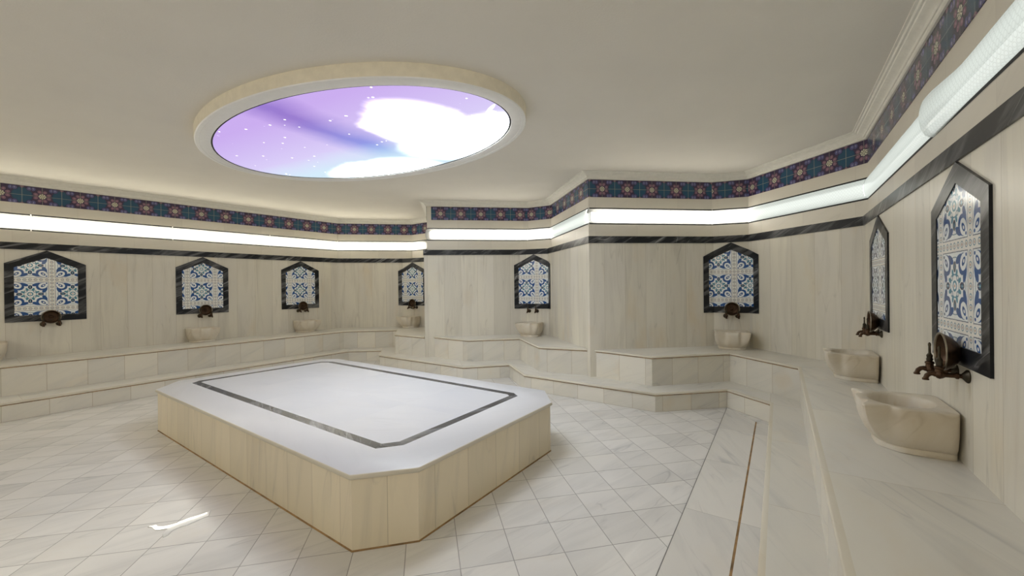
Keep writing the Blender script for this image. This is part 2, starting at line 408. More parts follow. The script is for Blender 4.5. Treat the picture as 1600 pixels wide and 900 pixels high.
# ------------------------------------------------------------------ plan of the room (metres)
ZS, ZB, ZP, ZC = 0.224, 0.602, 0.4435, 3.09
LW = [(-9.55, 2.12), (-3.99, 9.20), (-2.58, 9.50), (-1.86, 9.19), (-1.61, 7.38), (0.155, 7.56), (0.668, 7.37), (1.085, 5.63),
      (2.935, 5.85), (3.35, 5.67), (3.70, 4.215), (-0.95, -2.78)]
UW = [(-9.575, 2.14), (-3.985, 9.22), (-2.35, 9.50), (-1.78, 9.09), (-1.555, 7.41), (0.31, 7.67), (0.735, 7.44), (1.09, 5.66),
      (2.955, 5.915), (3.40, 5.76), (3.73, 4.20), (-0.92, -2.797)]
PARTS = [('wall_left', [0]), ('wall_back_left', [1, 2, 3]), ('wall_back', [4, 5, 6]), ('wall_back_right', [7, 8, 9]), ('wall_right', [10]), ('wall_front', [11])]
CZ0, CZ1 = 2.37, 2.60       # light channel
for nm, segs in PARTS:
    mb = MB()
    sweep(mb, LW, [(0, 0.0), (0, 2.196)], segs, mi=[0])
    # ledge where the lower cladding ends
    for i in segs:
        j = (i + 1) % len(LW)
        mb.face([(*LW[i], 2.196), (*LW[j], 2.196), (*UW[j], 2.196), (*UW[i], 2.196)], None, 1)
    sweep(mb, UW, [(0, 2.196), (0, CZ0), (-0.085, CZ0), (-0.085, CZ1), (0, CZ1), (0, 3.1)], segs, mi=[1, 2, 2, 2, 1])
    structure(mb.build(nm, [M['wall'], M['strip'], M['channel']]))

mb = MB(); mb.face([(-11, -4, 0), (6, -4, 0), (6, 11, 0), (-11, 11, 0)])
structure(mb.build('floor', M['floor']))

# ceiling with the opening for the backlit picture
LC = Vector((-1.64, 4.20)); LA, LB, LT = 1.784, 1.008, -0.50
def lamp_pt(a, b, t):
    x, y = a * math.cos(t), b * math.sin(t)
    return Vector((LC.x + x * math.cos(LT) - y * math.sin(LT), LC.y + x * math.sin(LT) + y * math.cos(LT)))
mb = MB(); NS = 96
rect = []
for i in range(NS):
    t = 2 * math.pi * i / NS
    d = lamp_pt(1, 1, t) - LC
    # hit the outer rectangle
    s = min((6.5 - LC.x) / d.x if d.x > 1e-9 else 1e9, (-11.5 - LC.x) / d.x if d.x < -1e-9 else 1e9,
            (11.5 - LC.y) / d.y if d.y > 1e-9 else 1e9, (-4.5 - LC.y) / d.y if d.y < -1e-9 else 1e9)
    rect.append(LC + d * s)
for i in range(NS):
    j = (i + 1) % NS; t, t2 = 2 * math.pi * i / NS, 2 * math.pi * j / NS
    a, b = lamp_pt(LA + 0.1, LB + 0.1, t), lamp_pt(LA + 0.1, LB + 0.1, t2)
    mb.face([(a.x, a.y, ZC), (rect[i].x, rect[i].y, ZC), (rect[j].x, rect[j].y, ZC), (b.x, b.y, ZC)])
structure(mb.build('ceiling', M['ceiling']))

# trims: cornice, tile frieze, black marble band
mb = MB()
sweep(mb, UW, [(0.0, 2.999), (0.018, 2.999), (0.026, 3.006), (0.030, 3.018), (0.038, 3.020), (0.044, 3.034), (0.062, 3.050), (0.086, 3.060),
               (0.092, 3.068), (0.104, 3.070), (0.112, 3.080), (0.126, 3.082), (0.128, 3.091)])
structure(mb.build('trim_1', M['plaster'], smooth=22))
mb = MB()
fr = [(0.0, 2.751), (0.006, 2.751), (0.006, 2.996), (0.0, 2.996)]
phase = {0: 0.035, 1: 0.19, 2: 0.10, 3: 0.0, 4: -0.07, 5: 0.10, 6: 0.14, 7: -0.02, 8: 0.20, 9: 0.11, 10: 0.20, 11: 0}
for i in range(len(UW)):
    cum = sum((V2(UW[(q + 1) % len(UW)]) - V2(UW[q])).length for q in range(i))
    sweep(mb, UW, fr, [i], u0=-cum + phase[i] + 3.72, t0=0.085 if i == 4 else None)
structure(mb.build('trim_2', M['frieze']))
mb = MB()
sweep(mb, LW, [(0.0, 2.10), (0.012, 2.10), (0.012, 2.196), (0.0, 2.1965)])
structure(mb.build('trim_3', M['black']))

# ------------------------------------------------------------------ floor border strips along the right step
wd = Vector((0.5535, 0.8328)); wn = Vector((-0.8328, 0.5535)); W0 = Vector((2.022, 1.69))
def wr(s, n): return W0 + wd * s + wn * n       # along / out from the right wall
def flat(mb, pts, z, uvf=None, mi=0, flip=False):
    P3 = [(p[0], p[1], z) for p in pts]
    if flip: P3.reverse(); pts = list(reversed(pts))
    mb.face(P3, [uvf(p) for p in pts] if uvf else None, mi)
def wuv(p):
    d = V2(p) - W0; return (d.dot(wd), d.dot(wn))
mb = MB(); flat(mb, [wr(2.95, 1.285), wr(2.55, 0.975), wr(-4.4, 0.975), wr(-4.4, 1.285)], 0.004, wuv); 
structure(mb.build('trim_4', M['floor_strip']))
mb = MB(); flat(mb, [wr(2.50, 0.962), wr(2.50, 0.80), wr(-4.4, 0.80), wr(-4.4, 0.962)], 0.004, wuv)
structure(mb.build('trim_5', M['floor_strip']))
mb = MB(); flat(mb, [wr(2.56, 0.976), wr(2.56, 0.961), wr(-4.4, 0.961), wr(-4.4, 0.976)], 0.002, wuv)
structure(mb.build('trim_6', M['joint']))
mb = MB(); flat(mb, [wr(2.97, 1.292), wr(2.94, 1.284), wr(-4.4, 1.284), wr(-4.4, 1.290)], 0.002, wuv)
structure(mb.build('trim_7', plain('grey_joint', (0.2, 0.195, 0.185), 0.8)))

# ------------------------------------------------------------------ stepped benches
def ledge(name, label, cat, edge, back, z0, z1, group=None, over=0.018, thick=0.026):
    """edge: exposed polyline (left to right); back: polyline along the wall, walked back (right to left)"""
    root = thing(name, label, cat, (edge[len(edge) // 2][0], edge[len(edge) // 2][1], z0), 0, group)
    off = Vector((-root.location.x, -root.location.y, -z0))
    inn = mitre(edge, -over, False)
    def L(mb): mb.v = [(x + off.x, y + off.y, z + off.z) for x, y, z in mb.v]; return mb
    # riser
    mb = MB(); sweep(mb, [tuple(p) for p in inn], [(0, z0), (0, z1 - thick)], closed=False)
    L(mb).build('riser', M['riser'], root)
    # tread with a rounded nosing
    mb = MB()
    r = thick / 2
    prof = [(-over - 0.002, z1 - thick)]
    prof += [(-0.006 + 0.006 * math.sin(a), z1 - r - r * math.cos(a)) for a in [math.pi * q / 6 for q in range(7)]]
    prof += [(-0.03, z1)]
    sweep(mb, edge, prof, closed=False, mi=[1] * (len(prof) - 1))
    top_in = mitre(edge, -0.03, False)
    # top as strips: UVs run along the nearest edge
    pts = [tuple(p) for p in top_in] + [tuple(p) for p in back]
    import mathutils
    tris = mathutils.geometry.tessellate_polygon([[Vector((p[0], p[1], 0)) for p in pts]])
    segs = list(zip(edge, edge[1:])); cum = [0]
    for a, b in segs: cum.append(cum[-1] + (V2(b) - V2(a)).length)
    for t in tris:
        tp = [pts[q] for q in t]
        a, b, c = [V2(p) for p in tp]
        if (b - a).x * (c - a).y - (b - a).y * (c - a).x < 0: tp.reverse()
        cen = (a + b + c) / 3
        best = min(range(len(segs)), key=lambda q: abs((cen - V2(segs[q][0])).dot(rnorm(*segs[q]))) + (0 if -0.3 < (cen - V2(segs[q][0])).dot((V2(segs[q][1]) - V2(segs[q][0])).normalized()) < (V2(segs[q][1]) - V2(segs[q][0])).length + 0.3 else 5))
        sa, sb = segs[best]; d = (V2(sb) - V2(sa)).normalized(); nn = rnorm(sa, sb)
        mb.face([(p[0], p[1], z1) for p in tp], [(cum[best] + (V2(p) - V2(sa)).dot(d) + best * 0.37, -(V2(p) - V2(sa)).dot(nn)) for p in tp], 0)
    L(mb).build('tread', [M['tread'], M['nosing']], root, smooth=50)
    # rusty joint line under the nosing
    mb = MB(); sweep(mb, edge, [(-over + 0.003, z1 - thick - 0.010), (-over + 0.003, z1 - thick + 0.0005)], closed=False)
    L(mb).build('joint_line', M['joint'], root)
    return root

ld = Vector((0.6176, 0.7866))
SE = [(-8.42, 0.97), (-3.395, 8.265), (-2.71, 8.30), (-2.575, 7.70), (-0.81, 6.46), (-0.07, 6.63), (0.148, 5.842), (1.671, 4.723), (2.594, 4.877),
      (2.752, 4.305)]
q = Vector(SE[-1]) - wd * 7.6; SE.append((q.x, q.y))
back = [(-0.55, -2.17), (3.70, 4.215), (3.35, 5.67), (2.935, 5.85), (1.085, 5.63), (0.668, 7.37), (0.155, 7.56), (-1.61, 7.38), (-1.86, 9.19), (-2.58, 9.50), (-3.99, 9.20), (-9.2, 2.57)]
ledge('marble_step', 'low continuous marble step running round the foot of the walls', 'step', SE, back, 0.0, ZS)
BE = [(-8.90, 1.34), (-3.60, 8.56), (-2.50, 8.71), (-2.31, 7.84), (-1.625, 7.385)]
ledge('marble_bench', 'upper marble bench along the left wall and far left alcove', 'bench', BE,
      [(-1.86, 9.19), (-2.58, 9.50), (-3.99, 9.20), (-9.3, 2.44)], ZS, ZB, 'upper marble benches against the walls')
ME = [(-1.46, 7.396), (-0.782, 6.88), (0.112, 7.03), (0.385, 5.99), (1.062, 5.71)]
ledge('marble_bench', 'upper marble bench in the middle bay between the two projecting wall corners', 'bench', ME,
      [(0.668, 7.37), (0.155, 7.56)], ZS, ZB, 'upper marble benches against the walls')
RE = [(1.15, 5.636), (1.75, 5.05), (2.84, 5.262), (3.07, 4.33)]
q = Vector(RE[-1]) - wd * 7.8; RE.append((q.x, q.y))
ledge('marble_bench', 'upper marble bench of the right bay running towards the viewer along the right wall', 'bench', RE,
      [(-0.75, -2.48), (3.70, 4.215), (3.35, 5.67), (2.935, 5.85)], ZS, ZB, 'upper marble benches against the walls')

# ------------------------------------------------------------------ heated platform
PT = [(-3.831, 4.298), (-0.932, 2.267), (-0.557, 2.357), (0.353, 3.654), (0.326, 4.08), (-2.643, 6.07), (-2.882, 6.064), (-3.935, 4.723)]
IO = [(-3.665, 4.585), (-0.911, 2.647), (-0.741, 2.703), (0.043, 3.884), (0.005, 3.995), (-2.62, 5.84), (-2.79, 5.85), (-3.675, 4.70)]
root = thing('marble_platform', 'large low octagonal marble heated platform with black inlaid border in the middle of the floor', 'platform', (-1.75, 4.2, 0))
cen = Vector((-1.75, 4.2))
def loc(mb): mb.v = [(x - 1.75 * -1, y - 4.2, z) for x, y, z in mb.v]; return mb
CCW = PT[:]            # counter-clockwise seen from above: room side is on the right
def offp(poly, n): return [tuple(p) for p in mitre(poly, n)]
mb = MB(); sweep(mb, offp(PT, -0.018), [(0, 0), (0, ZP - 0.03)])
loc(mb).build('side_cladding', M['side'], root)
mb = MB(); sweep(mb, offp(PT, -0.018), [(0.0, 0.0), (0.006, 0.0), (0.004, 0.006), (0, 0.008)])
loc(mb).build('joint_line', M['joint'], root)
prof = [(-0.02, ZP - 0.03)] + [(-0.008 + 0.008 * math.sin(a), ZP - 0.015 - 0.015 * math.cos(a)) for a in [math.pi * q / 6 for q in range(7)]]
mb = MB(); sweep(mb, PT, prof, mi=[1] * (len(prof) - 1))
OE = offp(PT, -0.008)
for i in range(8):
    j = (i + 1) % 8
    e = (V2(PT[j]) - V2(PT[i])).normalized(); n_ = rnorm(PT[i], PT[j])
    qd = [OE[i], OE[j], IO[j], IO[i]]
    mb.face([(p[0], p[1], ZP) for p in qd], [((V2(p) - cen).dot(e) + i * 3.1, (V2(p) - cen).dot(n_) + i * 1.7) for p in qd], 0)
loc(mb).build('border_slabs', [M['slab_edge'], M['nosing']], root, smooth=50)
II = offp(IO, -0.075)
mb = MB()
for i in range(8):
    j = (i + 1) % 8
    e = (V2(PT[j]) - V2(PT[i])).normalized(); n_ = rnorm(PT[i], PT[j])
    qd = [IO[i], IO[j], II[j], II[i]]
    mb.face([(p[0], p[1], ZP) for p in qd], [((V2(p) - cen).dot(e) + i * 3.1, (V2(p) - cen).dot(n_) + i * 1.7) for p in qd])
loc(mb).build('black_inlay', M['inlay'], root)
mb = MB(); mb.face([(p[0], p[1], ZP) for p in II])
loc(mb).build('centre_slabs', M['slab'], root)

# ------------------------------------------------------------------ tiled panels with black marble frames
BZ = 1.09
def panel_geo(path, s0):
    """path: function s -> (x, y) on the wall for s across the panel width; returns frame and tile meshes (folded at corners)"""
    pass
def make_panel(label, poly, smid, folds=(), lift=0.012):
    """poly = (A, B ...) wall polyline, smid = distance of the panel's middle along it; the frame folds at the wall's corners"""
    Ls = [0]
    for a, b in zip(poly, poly[1:]): Ls.append(Ls[-1] + (V2(b) - V2(a)).length)
    offs = {n: mitre(poly, n, False) for n in (0.0, lift, lift * 0.55)}
    def at(s, n):
        for i in range(len(poly) - 1):
            if s <= Ls[i + 1] or i == len(poly) - 2:
                return offs[n][i].lerp(offs[n][i + 1], (s - Ls[i]) / (Ls[i + 1] - Ls[i]))
    hw = 0.385; iw = 0.30
    c = at(smid, 0.0)
    root = thing('tile_panel', label, 'tile panel', (c.x, c.y, BZ), 0, 'tiled panels on the walls')
    def fp(x, z, n):
        p = at(smid + x, n); return (p.x - c.x, p.y - c.y, z - BZ)
    cuts = sorted(set([-hw, -iw, 0.0, iw, hw] + [L - smid for L in Ls[1:-1] if -hw < L - smid < hw]))
    zo = lambda x: 1.905 + (2.098 - 1.905) * (1 - abs(x) / hw)
    zi = lambda x: 1.850 + (1.992 - 1.850) * (1 - abs(x) / iw)
    fr_, ti = MB(), MB()
    uvo = lambda x, z: (x + smid * 3.3, z)
    for a, b in zip(cuts, cuts[1:]):
        inside = a >= -iw - 1e-6 and b <= iw + 1e-6
        def quad(mb, lo, hi, n, mats=0):
            pa = [fp(a, lo(a), n), fp(b, lo(b), n), fp(b, hi(b), n), fp(a, hi(a), n)]
            mb.face(pa, [uvo(a, lo(a)), uvo(b, lo(b)), uvo(b, hi(b)), uvo(a, hi(a))])
        if inside:
            quad(fr_, lambda x: BZ, lambda x: 1.18, lift)
            quad(fr_, zi, zo, lift)
            pa = [fp(a, 1.18, lift * 0.55), fp(b, 1.18, lift * 0.55), fp(b, zi(b), lift * 0.55), fp(a, zi(a), lift * 0.55)]
            ti.face(pa, [(a + 0.2025 + 0.062 * (smid * 7 % 3), 1.18 - 0.06), (b + 0.2025 + 0.062 * (smid * 7 % 3), 1.18 - 0.06), (b + 0.2025 + 0.062 * (smid * 7 % 3), zi(b) - 0.06), (a + 0.2025 + 0.062 * (smid * 7 % 3), zi(a) - 0.06)])
            for f0 in (lambda x: 1.18, zi):      # reveal between frame and tiles
                fr_.face([fp(a, f0(a), lift), fp(b, f0(b), lift), fp(b, f0(b), lift * 0.55), fp(a, f0(a), lift * 0.55)])
        else:
            quad(fr_, lambda x: BZ, zo, lift)
        for f0 in (lambda x: BZ, zo):
            fr_.face([fp(a, f0(a), lift), fp(b, f0(b), lift), fp(b, f0(b), 0.0), fp(a, f0(a), 0.0)])
    for x, lo, hi, n2 in ((-hw, BZ, zo(-hw), 0.0), (hw, BZ, zo(hw), 0.0), (-iw, 1.18, zi(-iw), lift * 0.55), (iw, 1.18, zi(iw), lift * 0.55)):
        fr_.face([fp(x, lo, lift), fp(x, hi, lift), fp(x, hi, n2), fp(x, lo, n2)])
    fr_.build('frame', M['black'], root)
    ti.build('tile_field', M['iznik'], root)
    return root
LWL = (V2(LW[1]) - V2(LW[0])).length
g0 = LWL - 4.793                      # shift of the measured distances on the left wall
make_panel('leftmost tile panel on the left wall, beside the left edge of the view', [LW[0], LW[1]], g0 + 0.44)
make_panel('middle tile panel of the three on the left wall', [LW[0], LW[1]], g0 + 2.273)
make_panel('farthest tile panel of the three on the left wall, near the far corner', [LW[0], LW[1]], g0 + 3.972)
def seg_len(i): return (V2(LW[i + 1]) - V2(LW[i])).length
make_panel('tile panel in the far left alcove half hidden by the projecting wall corner', LW[1:4], seg_len(1) + 0.285)
make_panel('tile panel in the middle bay, above the basin with no bowl on its taps', LW[4:8], seg_len(4) + seg_len(5) / 2)
make_panel('tile panel folded across the narrow corner wall of the right bay', LW[7:11], seg_len(7) + seg_len(8) / 2)
make_panel('narrow looking tile panel seen at a steep angle on the right wall, the farther one', LW[10:12], 0.745)
make_panel('largest looking tile panel, nearest the viewer on the right wall', LW[10:12], 2.655)

# ------------------------------------------------------------------ marble basins
def frame_at(poly, smid):
    A, B = V2(poly[0]), V2(poly[1]); d = (B - A).normalized(); p = A + d * smid
    nn = rnorm(A, B)
    return p, math.atan2(nn.y, nn.x) - math.pi / 2     # local +y points into the room, +x to the left of it
def basin_mesh():
    wv, D, H = 0.215, 0.375, 0.245
    N = 112
    cy = D * 0.47
    def outline(half, front, back_, cham, ear):
        pts = []
        for i in range(N):
            t = 2 * math.pi * i / N + 1e-4
            c, s = math.cos(t), math.sin(t)
            # distance to the rectangle sides and the chamfers at the two front corners
            r = []
            if abs(c) > 1e-6: r.append(half / abs(c))
            r.append(((front - cy) / s) if s > 1e-6 else ((cy - back_) / -s if s < -1e-6 else 9))
            if s > 0:
                k_ = half + (front - cy) - cham
                r.append(k_ / (abs(c) + s))
            rr = (sum(q ** -14 for q in r)) ** (-1 / 14)
            if s > 0 and ear > 0:
                tc = math.atan2(front - cy, half)
                for tt in (tc, math.pi - tc):
                    dd = t - tt
                    rr += ear * 1.25 * math.exp(-(dd / 0.15) ** 2) - 0.30 * ear * (math.exp(-((abs(dd) - 0.33) / 0.12) ** 2))
            pts.append((rr * c, cy + rr * s))
        return pts
    lev = [  # z, half, front, chamfer, ear
        (0.000, 0.168, 0.300, 0.085, 0), (0.003, 0.171, 0.303, 0.085, 0), (0.026, 0.171, 0.303, 0.085, 0), (0.032, 0.166, 0.298, 0.085, 0),
        (0.036, 0.172, 0.304, 0.09, 0.002), (0.055, 0.186, 0.325, 0.10, 0.010), (0.085, 0.199, 0.345, 0.11, 0.022), (0.125, 0.208, 0.360, 0.12, 0.038),
        (0.165, 0.212, 0.370, 0.125, 0.052), (0.205, 0.214, 0.375, 0.13, 0.062), (0.236, 0.215, 0.377, 0.13, 0.066), (0.242, 0.213, 0.375, 0.13, 0.065), (0.245, 0.209, 0.371, 0.13, 0.063)]
    rings = [[(x, y, z) for x, y in outline(h, f, 0.004, c, e)] for z, h, f, c, e in lev]
    def ell(a, b, z):
        return [(a * math.cos(2 * math.pi * i / N + 1e-4), cy + 0.012 + b * math.sin(2 * math.pi * i / N + 1e-4), z) for i in range(N)]
    rings += [ell(0.172, 0.143, 0.2455), ell(0.166, 0.137, 0.242), ell(0.160, 0.131, 0.228), ell(0.150, 0.122, 0.19), ell(0.132, 0.105, 0.14), ell(0.10, 0.078, 0.10), ell(0.05, 0.04, 0.085), ell(0.012, 0.01, 0.083)]
    mb = MB()
    for q in range(len(rings) - 1):
        for i in range(N):
            j = (i + 1) % N
            A, B, C2, D2 = rings[q][i], rings[q][j], rings[q + 1][j], rings[q + 1][i]
            u1, u2 = i / N * 1.6, (i + 1) / N * 1.6
            v1, v2 = q * 0.03, (q + 1) * 0.03
            mb.face([A, B, C2, D2], [(u1, v1), (u2, v1), (u2, v2), (u1, v2)])
    mb.face(list(reversed(rings[0]))); mb.face(rings[-1])
    return mb
basin0 = None
def put_basin(label, poly, s, n=0.0, rz=0.0):
    global basin0
    p, a = frame_at(poly, s)
    if basin0 is None:
        o = basin_mesh().build('marble_basin', M['basin'], None, smooth=45); basin0 = o
    else:
        o = basin0.copy(); C.objects.link(o)
    nn = rnorm(*poly)
    o.location = (p.x + nn.x * n, p.y + nn.y * n, ZB); o.rotation_euler = (0, 0, a + rz)
    tag(o, label, 'basin', 'carved marble basins on the benches')
    return o
put_basin('nearest and largest looking marble basin on the right bench, below the nearest tile panel', [LW[10], LW[11]], 3.03 - 0.52, 0.006)
put_basin('marble basin on the right bench below the farther right wall panel', [LW[10], LW[11]], 0.625, 0.012)
put_basin('marble basin on the corner of the right bay bench, under the folded tile panel', [LW[8], LW[9]], 0.21, 0.008)
put_basin('marble basin on the middle bay bench between the two projecting corners', [LW[5], LW[6]], 0.235, 0.008)
put_basin('marble basin on the bench in the far left alcove beside the projecting wall corner', [LW[2], LW[3]], 0.30, 0.008)
put_basin('marble basin under the farthest of the three left wall panels', [LW[0], LW[1]], g0 + 4.01, 0.008)
put_basin('marble basin under the middle of the three left wall panels', [LW[0], LW[1]], g0 + 2.215, 0.008)
put_basin('marble basin cut off by the left edge of the view', [LW[0], LW[1]], g0 - 0.14, 0.008)

# ------------------------------------------------------------------ bronze taps and bowls
def tube(mb, pts, rad, n=14, mi=0, cap=True):
    """swept round tube; rad is one radius per point"""
    P = [Vector(p) for p in pts]; rings = []
    for i, p in enumerate(P):
        d = (P[min(i + 1, len(P) - 1)] - P[max(i - 1, 0)]).normalized()
        a = Vector((1, 0, 0)) if abs(d.x) < 0.9 else Vector((0, 0, 1))
        x = d.cross(a).normalized(); y = d.cross(x).normalized()
        r = rad[i] if isinstance(rad, (list, tuple)) else rad
        rings.append([p + (x * math.cos(2 * math.pi * q / n) + y * math.sin(2 * math.pi * q / n)) * r for q in range(n)])
    for a, b in zip(rings, rings[1:]):
        for q in range(n):
            w_ = (q + 1) % n; mb.face([a[q], a[w_], b[w_], b[q]], None, mi)
    if cap: mb.face(list(reversed(rings[0])), None, mi); mb.face(rings[-1], None, mi)
def tap_parts(root):
    mb = MB()    # wall rose
    tube(mb, [(0, 0.0, 0), (0, 0.004, 0), (0, 0.009, 0), (0, 0.016, 0), (0, 0.022, 0)], [0.031, 0.032, 0.028, 0.019, 0.013], 20)
    mb.build('wall_rose', M['bronze2'], root, smooth=40)
    mb = MB()    # horizontal body with collars and a swollen valve chamber
    tube(mb, [(0, 0.012, 0), (0, 0.030, 0), (0, 0.034, 0), (0, 0.042, 0), (0, 0.046, 0), (0, 0.078, 0), (0, 0.087, 0), (0, 0.098, 0), (0, 0.107, 0), (0, 0.112, 0), (0, 0.116, 0)],
         [0.011, 0.011, 0.016, 0.016, 0.0115, 0.012, 0.018, 0.022, 0.018, 0.012, 0.012], 16)
    tube(mb, [(0, 0.098, 0.012), (0, 0.098, 0.026), (0, 0.098, 0.030), (0, 0.098, 0.038), (0, 0.098, 0.043)], [0.017, 0.015, 0.019, 0.018, 0.012], 16)
    mb.build('tap_body', M['bronze'], root, smooth=40)
    mb = MB()    # curved spout with a beaded lip
    tube(mb, [(0, 0.111, 0.0), (0, 0.121, 0.003), (0, 0.131, 0.001), (0, 0.141, -0.008), (0, 0.145, -0.020), (0, 0.146, -0.026), (0, 0.146, -0.031)],
         [0.013, 0.012, 0.011, 0.0105, 0.010, 0.014, 0.013], 16)
    mb.build('spout', M['bronze'], root, smooth=40)
    mb = MB()    # upright handle
    tube(mb, [(0, 0.098, 0.040), (0, 0.098, 0.050), (0, 0.098, 0.060), (0, 0.098, 0.072), (0, 0.098, 0.078), (0, 0.098, 0.084), (0, 0.098, 0.118), (0, 0.098, 0.126), (0, 0.098, 0.134), (0, 0.098, 0.139)],
         [0.010, 0.014, 0.011, 0.013, 0.009, 0.0055, 0.005, 0.0065, 0.0055, 0.002], 14)
    mb.build('handle', M['bronze2'], root, smooth=40)
def copy_thing(o, label, loc, rz):
    r = o.copy(); C.objects.link(r); r.location = loc; r.rotation_euler = (0, 0, rz); r['label'] = label
    for ch in o.children:
        c = ch.copy(); C.objects.link(c); c.parent = r
    return r
def bowl_parts(root):
    def lathe(prof, n=48):
        mb = MB()
        for (r0, y0), (r1, y1) in zip(prof, prof[1:]):
            for q in range(n):
                a, b = 2 * math.pi * q / n, 2 * math.pi * (q + 1) / n
                P = [(r0 * math.cos(a), y0, r0 * math.sin(a)), (r0 * math.cos(b), y0, r0 * math.sin(b)), (r1 * math.cos(b), y1, r1 * math.sin(b)), (r1 * math.cos(a), y1, r1 * math.sin(a))]
                if r0 < 1e-6: P = P[1:]
                elif r1 < 1e-6: P = P[:3]
                mb.face(P)
        return mb
    prof = [(0.0, 0.003), (0.040, 0.003), (0.046, 0.006), (0.058, 0.014), (0.076, 0.030), (0.088, 0.048), (0.094, 0.064)]
    prof += [(0.090, 0.064), (0.084, 0.048), (0.074, 0.034), (0.068, 0.031), (0.066, 0.028), (0.060, 0.027), (0.056, 0.024), (0.050, 0.0235), (0.046, 0.020),
             (0.038, 0.0195), (0.036, 0.024), (0.032, 0.0245), (0.026, 0.022), (0.022, 0.028), (0.014, 0.033), (0.006, 0.036), (0.0, 0.0365)]
    lathe(prof).build('bowl_shell', M['bronze'], root, smooth=35)
    lathe([(0.093, 0.062), (0.0975, 0.063), (0.099, 0.066), (0.0975, 0.069), (0.092, 0.069), (0.089, 0.066), (0.089, 0.062)]).build('bowl_rim', M['rim'], root, smooth=50)
STN = [  # polyline segment, distance, words, has bowl
    ((LW[10], LW[11]), 2.69, 'nearest tile panel on the right wall', True),
    ((LW[10], LW[11]), 0.765, 'farther tile panel on the right wall', True),
    ((LW[8], LW[9]), seg_len(8) / 2, 'folded tile panel of the right bay', True),
    ((LW[5], LW[6]), seg_len(5) / 2 - 0.02, 'tile panel of the middle bay', False),
    ((LW[2], LW[3]), 0.32, 'tile panel of the far left alcove', True),
    ((LW[0], LW[1]), g0 + 3.985, 'farthest of the three left wall panels', True),
    ((LW[0], LW[1]), g0 + 2.29, 'middle of the three left wall panels', True),
    ((LW[0], LW[1]), g0 + 0.47, 'leftmost tile panel', True)]
tap0 = bowl0 = None
for (A, B), s, words, has in STN:
    nn = rnorm(A, B)
    for sd, side in ((-1, 'left'), (1, 'right')):
        p, a = frame_at((A, B), s + sd * 0.076)
        lab = '%s one of two bronze taps under the %s' % (side, words)
        lp = (p.x + nn.x * 0.0005, p.y + nn.y * 0.0005, 1.046)
        if tap0 is None:
            tap0 = thing('wall_tap', lab, 'tap', lp, a, 'bronze wall taps in pairs'); tap_parts(tap0)
        else: copy_thing(tap0, lab, lp, a)
    if has:
        p, a = frame_at((A, B), s)
        lab = 'round bronze bowl on the taps under the %s' % words
        lp = (p.x + nn.x * 0.0105, p.y + nn.y * 0.0105, 1.148)
        if bowl0 is None:
            bowl0 = thing('bath_bowl', lab, 'bowl', lp, a, 'bronze bath bowls on the taps'); bowl_parts(bowl0)
        else: copy_thing(bowl0, lab, lp, a)

# ------------------------------------------------------------------ cove lights
UL = [(V2(UW[(i + 1) % len(UW)]) - V2(UW[i])).length for i in range(len(UW))]
def cove(i, a, b, tube_m, label, loose=0.0, short=0.0):
    """one length of diffuser on wall run i from a to b metres"""
    L = UL[i]
    mid = V2(UW[i]).lerp(V2(UW[(i + 1) % len(UW)]), (a + b) / 2 / L)
    root = thing('cove_light', label, 'wall light', (mid.x, mid.y, CZ0), 0, 'diffuser lights in the cove round the walls')
    K = 12
    def prof(bulge, z0, z1, base=0.002):
        return [(base + bulge * math.sin(math.pi * q / K) ** 0.8, z0 + (z1 - z0) * (1 - math.cos(math.pi * q / K)) / 2) for q in range(K + 1)]
    def put(mb): mb.v = [(x - mid.x, y - mid.y, z - CZ0) for x, y, z in mb.v]; return mb
    NS_ = max(2, int((b - a) / 0.12)) if loose else 1
    mb = MB()
    lines = {}
    def pt(t, n, z):
        if n not in lines: lines[n] = mitre(UW, n)
        l = lines[n]; q = l[i].lerp(l[(i + 1) % len(UW)], t / L); return (q.x, q.y, z)
    def pf(t):
        if not loose: return prof(0.036, CZ0 + 0.015, CZ1 - 0.015)
        f = max(0.0, 1 - (t - a) / 0.55); f = f * f * (3 - 2 * f)
        return prof(0.036 + loose * f, CZ0 + 0.015 - 0.024 * f, CZ1 - 0.015 + 0.036 * f, 0.002 + 0.004 * f)
    for q in range(NS_):
        t0, t1 = a + (b - a) * q / NS_, a + (b - a) * (q + 1) / NS_
        P0, P1 = pf(t0), pf(t1)
        for h in range(K):
            va, vb = h / K * 0.27, (h + 1) / K * 0.27
            mb.face([pt(t0, *P0[h]), pt(t1, *P1[h]), pt(t1, *P1[h + 1]), pt(t0, *P0[h + 1])], [(t0, va), (t1, va), (t1, vb), (t0, vb)])
    put(mb).build('diffuser', {B_: M['diffuser_bright'], M_: M['diffuser_mid'], H_: M['diffuser_mid'], D_: M['diffuser_dim']}[tube_m], root, smooth=60)
    # light source behind it
    e = 0.0
    mb = MB(); a2, b2 = a + e, b - e - short
    for n0, z0, n1, z1 in ((-0.075, 2.422, -0.050, 2.422), (-0.050, 2.422, -0.040, 2.440), (-0.040, 2.440, -0.040, 2.530), (-0.040, 2.530, -0.050, 2.548), (-0.050, 2.548, -0.075, 2.548)):
        mb.face([pt(a2, n0, z0), pt(b2, n0, z0), pt(b2, n1, z1), pt(a2, n1, z1)])
    put(mb).build('light_tube', tube_m, root)
    # dark strips along both edges of the sheet
    for z0, z1 in ((CZ0 - 0.002, CZ0 + 0.016), (CZ1 - 0.016, CZ1 + 0.002)):
        mb = MB()
        mb.face([pt(a, 0.0015, z0), pt(b, 0.0015, z0), pt(b, 0.0015, z1), pt(a, 0.0015, z1)])
        put(mb).build('edge_strip', M['dark'], root)
    return root
B_, M_, D_, H_ = M['tube_bright'], M['tube_mid'], M['tube_dim'], M['tube_behind']
gl = UL[0] - 4.793
